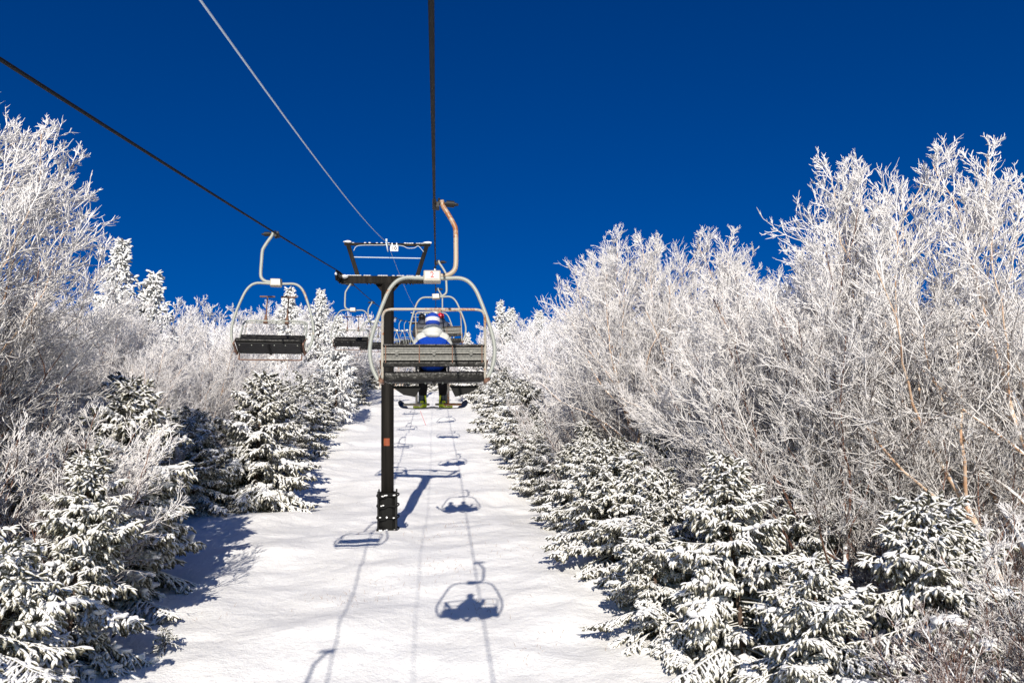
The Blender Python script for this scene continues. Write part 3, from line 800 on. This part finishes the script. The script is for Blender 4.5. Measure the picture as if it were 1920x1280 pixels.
tag(tower, 'black steel lift tower standing on the snow with number 10 on its frame', 'lift tower')
far_tower = make_tower('11'); far_tower.location = S(MX,108,.5); far_tower.rotation_euler = (A,0,0)
for c in list(kids(far_tower)):
    if c.name.startswith('number_plate'):
        for d in kids(c): bpy.data.objects.remove(d)
tag(far_tower, 'far snow covered lift tower frame behind the skiers, uphill of the black tower', 'lift tower')

# ------------------------------------------------------------------ chairs; origin at the rope grip, facing +y
HANG = .16
def descend(o):
    out = []
    for c in kids(o): out += [c]+descend(c)
    return out
def make_chair(name, bar, number=None):
    root = empty(name)
    # grip and hanger
    m = MB(); m.box((0,0,0),(.06,.22,.075),None,.012); m.cyl((.0,0,.02),(.33,0,.0),.028,10); m.cyl((.18,0,.012),(.30,0,.004),.05,14); m.cyl((.30,0,.0),(.36,0,-.002),.02,8)
    m.cyl((.07,0,.0),(.07,0,.10),.018,8); m.box((.05,0,-.03),(.05,.12,.08))
    m.build('grip', M['black'], root)
    path = smooth_path([(.11,0,.06),(.13,0,-.03),(.21,0,-.17),(.29,-.0,-.33),(.315,0,-.42),(.318,0,-.60),(.315,0,-.80),(.29,0,-.91),(.20,0,-.985),(.08,0,-1.0),(-.02,0,-1.0)],6)
    m = MB(); m.tube(path,.036,14); m.build('hanger_arm', M['hanger' if number else 'paint'], root)
    # bail
    half = [(.0,-1.045),(.24,-1.035),(.40,-1.035),(.52,-1.09),(.62,-1.22),(.70,-1.42),(.79,-1.70),(.85,-1.95),(.87,-2.15),(.845,-2.35),(.79,-2.50),(.735,-2.60)]
    pts = [(-x-.02,0,z) for x,z in half[::-1]][:-1] + [(x-.02,0,z) for x,z in half]
    pts = [(x, -.10*max(0,(-z-1.6))**1.0, z) for x,y,z in pts]
    m = MB(); m.tube(smooth_path(pts,5),.0285,14); m.build('bail', M['paint'], root)
    m = MB(); m.box((-.03,0,-1.02),(.25,.13,.17),None,.02); box = m.build('clamp_box', M['rusty'], root)
    m = MB(); m.box((-.03,-.072,-1.02),(.175,.006,.10)); plate = m.build('number_plate', M['white'], box)
    m = MB(); m.box((-.03,.072,-1.02),(.175,.006,.10)); m.build('number_plate', M['white'], box)
    if number:
        t = link('number', text_mesh(number,.125), M['red'], box); t.location = (-.03,-.0765,-1.02); t.rotation_euler=(PI/2,0,0)
    # back frame hoop
    hp = [(-.70,-.16,-2.60),(-.70,-.24,-2.40),(-.70,-.33,-2.12),(-.695,-.46,-1.88),(-.685,-.52,-1.79),(-.62,-.55,-1.735),(-.4,-.55,-1.725),(.4,-.55,-1.725),(.62,-.55,-1.735),(.685,-.52,-1.79),(.695,-.46,-1.88),(.70,-.33,-2.12),(.70,-.24,-2.40),(.70,-.16,-2.60)]
    m = MB(); m.tube(smooth_path(hp,5),.019,10); m.build('back_frame', M['rusty' if bar=='down' else 'paint'], root)
    # backrest: ribbed sheet on the back, pad in front
    a0 = Vector((0,-.315,-2.17)); a1 = Vector((0,-.235,-2.43)); ax = (a1-a0).normalized(); nrm = Vector((0,-1,0)).cross(Vector((1,0,0))); nrm = Vector((0,ax.z,-ax.y)); 
    if nrm.y > 0: nrm = -nrm
    rotm = Matrix((Vector((1,0,0)), -nrm, -ax)).transposed()
    def onb(x,t,o): return Vector((x,0,0))+a0.lerp(a1,t)+nrm*o
    L = (a1-a0).length
    br = empty('backrest'); br.parent = root
    m = MB()
    for t, hgt in ((.24,.082),(.60,.068)):
        m.box(onb(0,t,.012),(1.37,.012,hgt),rotm,.003)
        for dz in (-.5,.5):
            m.box(onb(0,t,.02)+ax*dz*(hgt-.012),(1.37,.014,.014),rotm,.004)
    for x in (-.505,.0,.505):
        m.cyl(onb(x,.42,.012),onb(x,.42,.045),.018,8); m.box(onb(x,.33,.022),(.05,.012,.05),rotm,.004)
    m.build('sheet', M['zinc'], br)
    m = MB(); m.box(onb(0,.52,-.035),(1.39,.05,L*1.08),rotm,.02); m.box(onb(0,-.02,.004),(1.39,.04,.035),rotm,.012); m.box(onb(0,.93,.004),(1.39,.035,.065),rotm,.012)
    m.build('pad', M['vinyl'], br)
    for x in (-.655,-.20,.25,.655):
        m = MB(); m.box(onb(x,.42,.032),(.012,.012,L*.86),rotm); m.build('seam', M['rust'], br)
    # seat
    s0 = Vector((0,-.18,-2.565)); s1 = Vector((0,.31,-2.455)); sd = (s1-s0).normalized()
    rs_ = Matrix((Vector((1,0,0)), sd, Vector((1,0,0)).cross(sd))).transposed()
    m = MB(); m.box((s0+s1)/2,(1.39,.52,.135 if bar=='down' else .09),rs_,.035)
    seat = m.build('seat', M['vinyl'], root)
    for f in seat.data.polygons: f.use_smooth = True
    m = MB(); c = (s0+s1)/2 - Vector((1,0,0)).cross(sd)*.066
    m.box(c,(1.30,.44,.018),rs_)
    for x in (-.45,0,.45): m.box(c-Vector((1,0,0)).cross(sd)*.016,(.05,.46,.02),rs_)
    m.build('seat_board', M['black'], seat)
    m = MB()
    for x in (-.60,-.35,-.12,.12,.35,.60):
        for y in (-.19,.16): p_ = c+sd*y+Vector((x,0,0))-Vector((1,0,0)).cross(sd)*.012; m.cyl(p_, p_-Vector((1,0,0)).cross(sd)*.012,.013,8)
    m.build('rivets', M['paint'], seat)
    for s in (-1,1):
        m = MB(); m.bar((s*.715,-.19,-2.63),(s*.72,.28,-2.53),.035,.045); m.bar((s*.70,-.17,-2.62),(s*.755,-.09,-2.58),.04,.05); m.bar((s*.715,.25,-2.52),(s*.745,-.06,-2.30),.018,.018)
        m.build('side_bracket', M['rust'], root)
    # restraint bar with two T footrests
    rb = empty('restraint_bar'); rb.parent = root
    if bar == 'down':
        m = MB(); pts = [(-.69,-.30,-2.20),(-.68,-.05,-2.22),(-.66,.30,-2.22),(-.58,.38,-2.23),(.58,.38,-2.23),(.66,.30,-2.22),(.68,-.05,-2.22),(.69,-.30,-2.20)]
        m.tube(smooth_path(pts,5),.017,8); m.build('lap_bar', M['paint'], rb)
        for x in (-.255,.205):
            m = MB(); m.tube(smooth_path([(x,.38,-2.23),(x,.45,-2.42),(x,.54,-2.60),(x,.62,-2.765)],4),.017,8); m.bar((x-.19,.62,-2.765),(x+.19,.62,-2.765),.045,.03,.006)
            m.build('footrest', M['rusty'], rb)
        m = MB(); m.prism([(-.60,-2.645),(-.17,-2.645),(-.26,-2.80),(-.42,-2.77),(-.52,-2.70)],.02,.035); m.build('seat_flap', M['rubber'], root)
        m = MB(); m.prism([(.22,-2.645),(.62,-2.645),(.55,-2.72),(.45,-2.76),(.29,-2.80)],.02,.035); m.build('seat_flap', M['rubber'], root)
    else:
        m = MB(); pts = [(-.64,-.24,-2.40),(-.64,-.40,-2.10),(-.63,-.55,-1.82),(-.55,-.585,-1.765),(.55,-.585,-1.765),(.63,-.55,-1.82),(.64,-.40,-2.10),(.64,-.24,-2.40)]
        m.tube(smooth_path(pts,5),.011,8); m.build('lap_bar', M['paint'], rb)
        for x in (-.235,.235):
            m = MB(); m.tube([(x,-.585,-1.765),(x,-.60,-1.50),(x,-.60,-1.12)],.014,8); m.bar((x-.17,-.60,-1.12),(x+.17,-.60,-1.12),.04,.028,.006); m.cyl((x,-.585,-1.77),(x,-.592,-1.55),.055,10,.018)
            m.build('footrest', M['rust'], rb)
        m = MB(); m.tube(smooth_path([(-.66,-.15,-2.62),(-.655,-.12,-2.74),(-.60,-.10,-2.78),(0,-.10,-2.78),(.60,-.10,-2.78),(.655,-.12,-2.74),(.66,-.15,-2.62)],5),.014,8)
        m.build('lower_rail', M['rust'], root)
    for o in descend(root):                    # the hanger is longer than first drawn: let everything below its straight run hang lower
        if o.type == 'MESH' and not o.name.startswith('number.') and o.name != 'number':
            for v in o.data.vertices: v.co.z -= HANG*min(1,max(0,(-.45-v.co.z)/.35))
        elif o.type == 'MESH': o.location.z -= HANG
    return root
def place(o, u, v, w, rz): o.location = S(u,v,w); o.rotation_euler = (0,0,rz)

ch1 = make_chair('lift_chair','down','2'); place(ch1,RX,11.98,rope_w(right_pts,11.98),0)
tag(ch1,'nearest ski lift chair with number 2 plate, one rider in blue and white','lift chair')
chd = make_chair('lift_chair','down'); trd = tree_of(chd); place(chd,RX,25.8,rope_w(right_pts,25.8),0)
chd.rotation_euler = (0,-.045,0)
tag(chd,'ski lift chair carrying two riders, one in a red helmet','lift chair')
chairs_right = {1:ch1, 2:chd}
RC = [(38.0,'ski lift chair beyond the red helmet rider, carrying a rider in red'),(51.5,None),(64.8,None),(78.0,None),(91.0,None)]
for k,(v,lab) in enumerate(RC):
    c = dup(chd, S(RX,v,rope_w(right_pts,v)), (0,0,0), 1.0, trd); chairs_right[3+k] = c
    if lab: tag(c, lab, 'lift chair')
    else: tag(c, 'far uphill lift chair half hidden behind the riders on the right cable','lift chair','far chairs on the right cable')
    if not lab: c['group'] = 'far chairs on the right cable'
chu = make_chair('lift_chair','up'); tru = tree_of(chu); place(chu,LX,18.5,rope_w(left_pts,18.5),PI+.05)
tag(chu,'nearest empty ski lift chair hanging left of the tower, bar raised','lift chair')
LC = [(34.9,'empty ski lift chair just left of the tower pole, under the crossarm',0),(46.5,'empty lift chair half hidden behind the nearest chair frame, left of the pole',0),
      (59.7,'far empty lift chair in the cluster beside the tower pole',1),(72.8,'far empty lift chair in the cluster beside the tower pole',1),(84.8,'far empty lift chair in the cluster beside the tower pole',1),(98.5,'far empty lift chair in the cluster beside the tower pole',1)]
for v,lab,g_ in LC:
    c = dup(chu, S(LX,v,rope_w(left_pts,v)), (0,0,PI+rr.uniform(-.05,.05)), 1.0, tru); tag(c, lab, 'lift chair')
    if g_: c['group'] = 'far empty chairs on the left cable'
c = dup(chu, S(LX,4.9,rope_w(left_pts,4.9)), (0,0,PI), 1.0, tru); tag(c,'empty lift chair out of view whose shadow falls at the bottom left','lift chair')

# ------------------------------------------------------------------ riders
def glove_mesh(side):
    v = [(0,0,0),(0,.05,0),(0,.095,-.005)]; e = [(0,1),(1,2)]; r = [.034,(.046,.028),(.044,.024)]
    for k,(x,l) in enumerate(((-.032,.055),(-.011,.066),(.011,.062),(.032,.048))):
        b = len(v); v += [(x,.105,-.005),(x,.105+l*.55,-.018),(x,.105+l*.75,-.018-l*.55)]; e += [(2,b),(b,b+1),(b+1,b+2)]; r += [.0125,.0115,.010]
    b = len(v); v += [(side*.045,.045,-.012),(side*.062,.08,-.028)]; e += [(1,b),(b,b+1)]; r += [.015,.012]
    return skin_mesh('glove', v, e, r, 1)
def rider(chair, x0, jacket, headgear, hmat, label, gmat, ski_mat, ski_label, hood=None, toe=.33, pantm='pants', skis=True, armdrop=0.0):
    root = empty('person'); root.location = chair.matrix_basis @ Vector((x0,-.02,-2.47-HANG)); root.rotation_euler = chair.rotation_euler
    tag(root, label, 'person')
    s = [(-1),(1)]
    # body: one continuous figure, trousers and all
    v = [(0,.0,.10),(0,-.04,.28),(0,-.06,.45),(0,-.02,.585),(0,.03,.70),(0,.035,.79)]; e = [(0,1),(1,2),(2,3),(3,4),(4,5)]
    r = [(.145,.12),(.13,.105),(.15,.11),.062,(.082,.098),(.074,.088)]
    for q in s:
        b = len(v); v += [(q*.10,.06,.09),(q*.135,.45,.10),(q*.142,.59,-.02),(q*.15,.70,-.16)]; e += [(0,b),(b,b+1),(b+1,b+2),(b+2,b+3)]; r += [.10,.082,.075,.062]
        b = len(v); v += [(q*.185,-.04,.51),(q*.255,.05,.27),(q*.19,.30,.23)]; e += [(2,b),(b,b+1),(b+1,b+2)]; r += [.062,.05,.036]
    nb = len(v); v += [(0,.135,.69)]; e += [(4,nb)]; r += [.018]
    body = link('body', skin_mesh('body', v, e, r, 2), [M[pantm], M['skin']], root)
    for f in body.data.polygons: f.material_index = 1 if f.center.z>.6 else 0
    # jacket over torso and sleeves
    v = [(0,-.03,-.03),(0,-.04,.26),(0,-.065,.43),(0,-.03,.575)]; e = [(0,1),(1,2),(2,3)]; r = [(.205,.205),(.19,.15),(.195,.14),(.10,.09)]
    for q in s:
        b = len(v); v += [(q*.175,-.05,.485),(q*.255,.03,.29),(q*.27,.14,.22),(q*.195,.30,.235)]; e += [(2,b),(b,b+1),(b+1,b+2),(b+2,b+3)]; r += [.098,.078,.07,.052]
    link('jacket', skin_mesh('jacket', v, e, r, 2), M[jacket], root)
    if hood:
        m = MB(); m.blob((0,-.085,.565),(.150,.105,.085),3,.07,4); m.blob((0,-.11,.52),(.115,.085,.065),3,.1,6); m.blob((.0,-.05,.63),(.135,.12,.06),3,.06,2); m.build('hood', M[hood], root)
    # headgear
    hd = MB()
    rr_ = bmesh.ops.create_uvsphere(hd.bm, u_segments=28, v_segments=20, radius=1.0)
    for vv_ in rr_['verts']:
        c = vv_.co; z = c.z
        if z < -.62: z = -.62-(z+.62)*.1
        k = 1.0
        vv_.co = Vector((c.x*.108*k if c.z>-.62 else c.x*.104, c.y*.128, z*.125))
        for f in vv_.link_faces: f.smooth = True
    hat = hd.build(headgear, M[hmat], root); hat.location = (0,.028,.775); 
    if headgear == 'helmet':
        m = MB(); m.tube([(.110*math.cos(t),.130*math.sin(t),-.012+.03*math.sin(t)) for t in np.linspace(PI*.95,PI*2.05,18)],.014,6); g_ = m.build('goggle_strap', M['black'], hat)
    # gloves
    for q in s:
        g_ = link('glove', glove_mesh(-q), M[gmat], root); g_.location = (q*.195,.29,.235); g_.rotation_euler = (-.35,0,q*.35)
    # boots
    for q in s:
        bt = empty('ski_boot'); bt.parent = root; bt.location = (q*.155,.72,-.175); bt.rotation_euler = (math.radians(16),0,-q*toe*.7)
        bv = [(0,-.03,.15),(0,-.01,.02),(0,-.015,-.08),(0,.10,-.085),(0,.20,-.09)]
        link('shell', skin_mesh('shell', bv, [(0,1),(1,2),(2,3),(3,4)], [(.072,.08),(.066,.075),(.058,.062),(.052,.045),(.045,.035)], 2), M['boot'], bt)
        m = MB()
        m.box((-.035*q,-.085,-.015),(.022,.03,.12),Euler((.15,.2*q,0)),.006); m.box((.02*q,-.085,-.07),(.05,.04,.06),None,.012)
        m.build('buckle', M['lime'], bt)
        if skis:
            wm = Matrix.Translation(root.location) @ chair.rotation_euler.to_matrix().to_4x4() @ Matrix.Translation(bt.location+Vector((0,0,-.0))) @ Euler((math.radians(13),0,-q*toe)).to_matrix().to_4x4()
            sk = empty('ski'); sk.matrix_world = wm @ Matrix.Translation((0,.06,-.165))
            m = MB(); n = 30; prof = []
            for k in range(n+1):
                y = -.66+k*1.78/n; t_ = k/n
                hw = .037+.016*(2*t_-1)**2
                if y>.92: hw *= math.sqrt(max(0,1-((y-.92)/.20)**2))
                hw *= .55 if y<.62 and y>.36 else 1.0
                if y>.8: hw *= 1.25
                z = .018*(2*t_-1)**2 + (0 if y<.72 else (y-.72)**2*.7) + (0 if y>-.6 else (-.6-y)**2*1.5)
                prof.append((y,max(hw,.004),z))
            rows_ = [[m.bm.verts.new((x*hw,y,z+dz)) for x,dz in ((-1,0),(1,0),(1,.014),(-1,.014))] for y,hw,z in prof]
            for a_,b_ in zip(rows_[:-1],rows_[1:]):
                for k in range(4): m.bm.faces.new([a_[k],a_[(k+1)%4],b_[(k+1)%4],b_[k]])
            m.bm.faces.new(rows_[0]); m.bm.faces.new(rows_[-1][::-1])
            m.build('ski_blade', M[ski_mat], sk)
            m = MB(); m.box((0,-.16,.045),(.07,.10,.06),None,.012); m.box((0,.22,.04),(.07,.09,.05),None,.012); m.box((0,.03,.028),(.072,.42,.02),None,.004)
            m.build('binding', M['lime'], sk)
            tag(sk, ski_label[0 if q<0 else 1], 'ski')
    return root
rider(ch1, -.02, 'jacket','hat','hat','person in blue and white jacket and striped hat on the nearest chair','navy','ski_black',
      ('black ski on the left foot of the rider in blue and white','black ski on the right foot of the rider in blue and white'), hood='cloth_white')
rider(chd, -.50, 'charcoal','helmet','blackhelmet','person in black helmet and charcoal jacket on the second chair','navy','ski_blue',
      ('light blue ski on the left foot of the black helmet rider','light blue ski on the right foot of the black helmet rider'), hood='charcoal')
rider(chd, .09, 'navy','helmet','redhelmet','person in red helmet and navy jacket on the second chair','navy','ski_blue',
      ('light blue ski on the left foot of the red helmet rider','light blue ski on the right foot of the red helmet rider'), hood='navy')
rider(chairs_right[3], .36, 'redcloth','helmet','blackhelmet','person in red jacket on the third chair, half hidden by the chair in front','redcloth','ski_black',('',''), skis=False)
rider(chairs_right[3], -.34, 'navy','helmet','blackhelmet','person in dark jacket beside the rider in red on the third chair','navy','ski_black',('',''), skis=False)

# thin red marker pole leaning in the snow far up the run
q = on_ground(800,797); q2 = at(788,770,q.y-.5)
m = MB(); m.cyl(S(*q)-Vector((0,0,.2)), S(*q2), .018, 8, .014); mp_ = m.build('marker_pole', M['red']); tag(mp_, 'thin red pole leaning in the snow up the run below the skis', 'pole')

# ------------------------------------------------------------------ light, sky, camera
to_sun_s = (-1.28,-13.7,9.4); ts = S(*to_sun_s).normalized()
elev = math.asin(ts.z); azim = math.atan2(ts.x, ts.y)
ld = bpy.data.lights.new('sun','SUN'); ld.energy = 4.6; ld.angle = math.radians(.5); ld.color = (1.0,.928,.815)
lo = bpy.data.objects.new('sun', ld); col.objects.link(lo); lo.rotation_euler = (-ts).to_track_quat('-Z','Y').to_euler()
w = bpy.data.worlds.new('World'); scene.world = w; w.use_nodes = True; nt = w.node_tree
bg = nt.nodes['Background']; sk = nt.nodes.new('ShaderNodeTexSky'); sk.sky_type = 'NISHITA'; sk.sun_disc = False
sk.sun_elevation = elev; sk.sun_rotation = azim; sk.altitude = 1200; sk.air_density = 1.0; sk.dust_density = 0.0; sk.ozone_density = 3.0
hs = nt.nodes.new('ShaderNodeHueSaturation'); hs.inputs['Saturation'].default_value = 1.9; hs.inputs['Hue'].default_value = .522; hs.inputs['Value'].default_value = .885
nt.links.new(sk.outputs[0], hs.inputs['Color']); nt.links.new(hs.outputs[0], bg.inputs['Color']); bg.inputs['Strength'].default_value = .076
cam = bpy.data.cameras.new('camera'); co = bpy.data.objects.new('camera', cam); col.objects.link(co)
cam.sensor_width = 36; cam.lens = F_PX/1920*36; cam.clip_end = 2000; cam.clip_start = .05
rs_m = Matrix.Rotation(A,3,'X')
m3 = Matrix((RT, UP, -FW)).transposed()
co.matrix_world = Matrix.Translation(S(*EYE)) @ (rs_m @ m3).to_4x4()
scene.camera = co
vs = scene.view_settings; vs.view_transform = 'Standard'; vs.look = 'None'; vs.exposure = .36; vs.gamma = 1
print('planted', len(planted), 'elev', math.degrees(elev), math.degrees(azim))
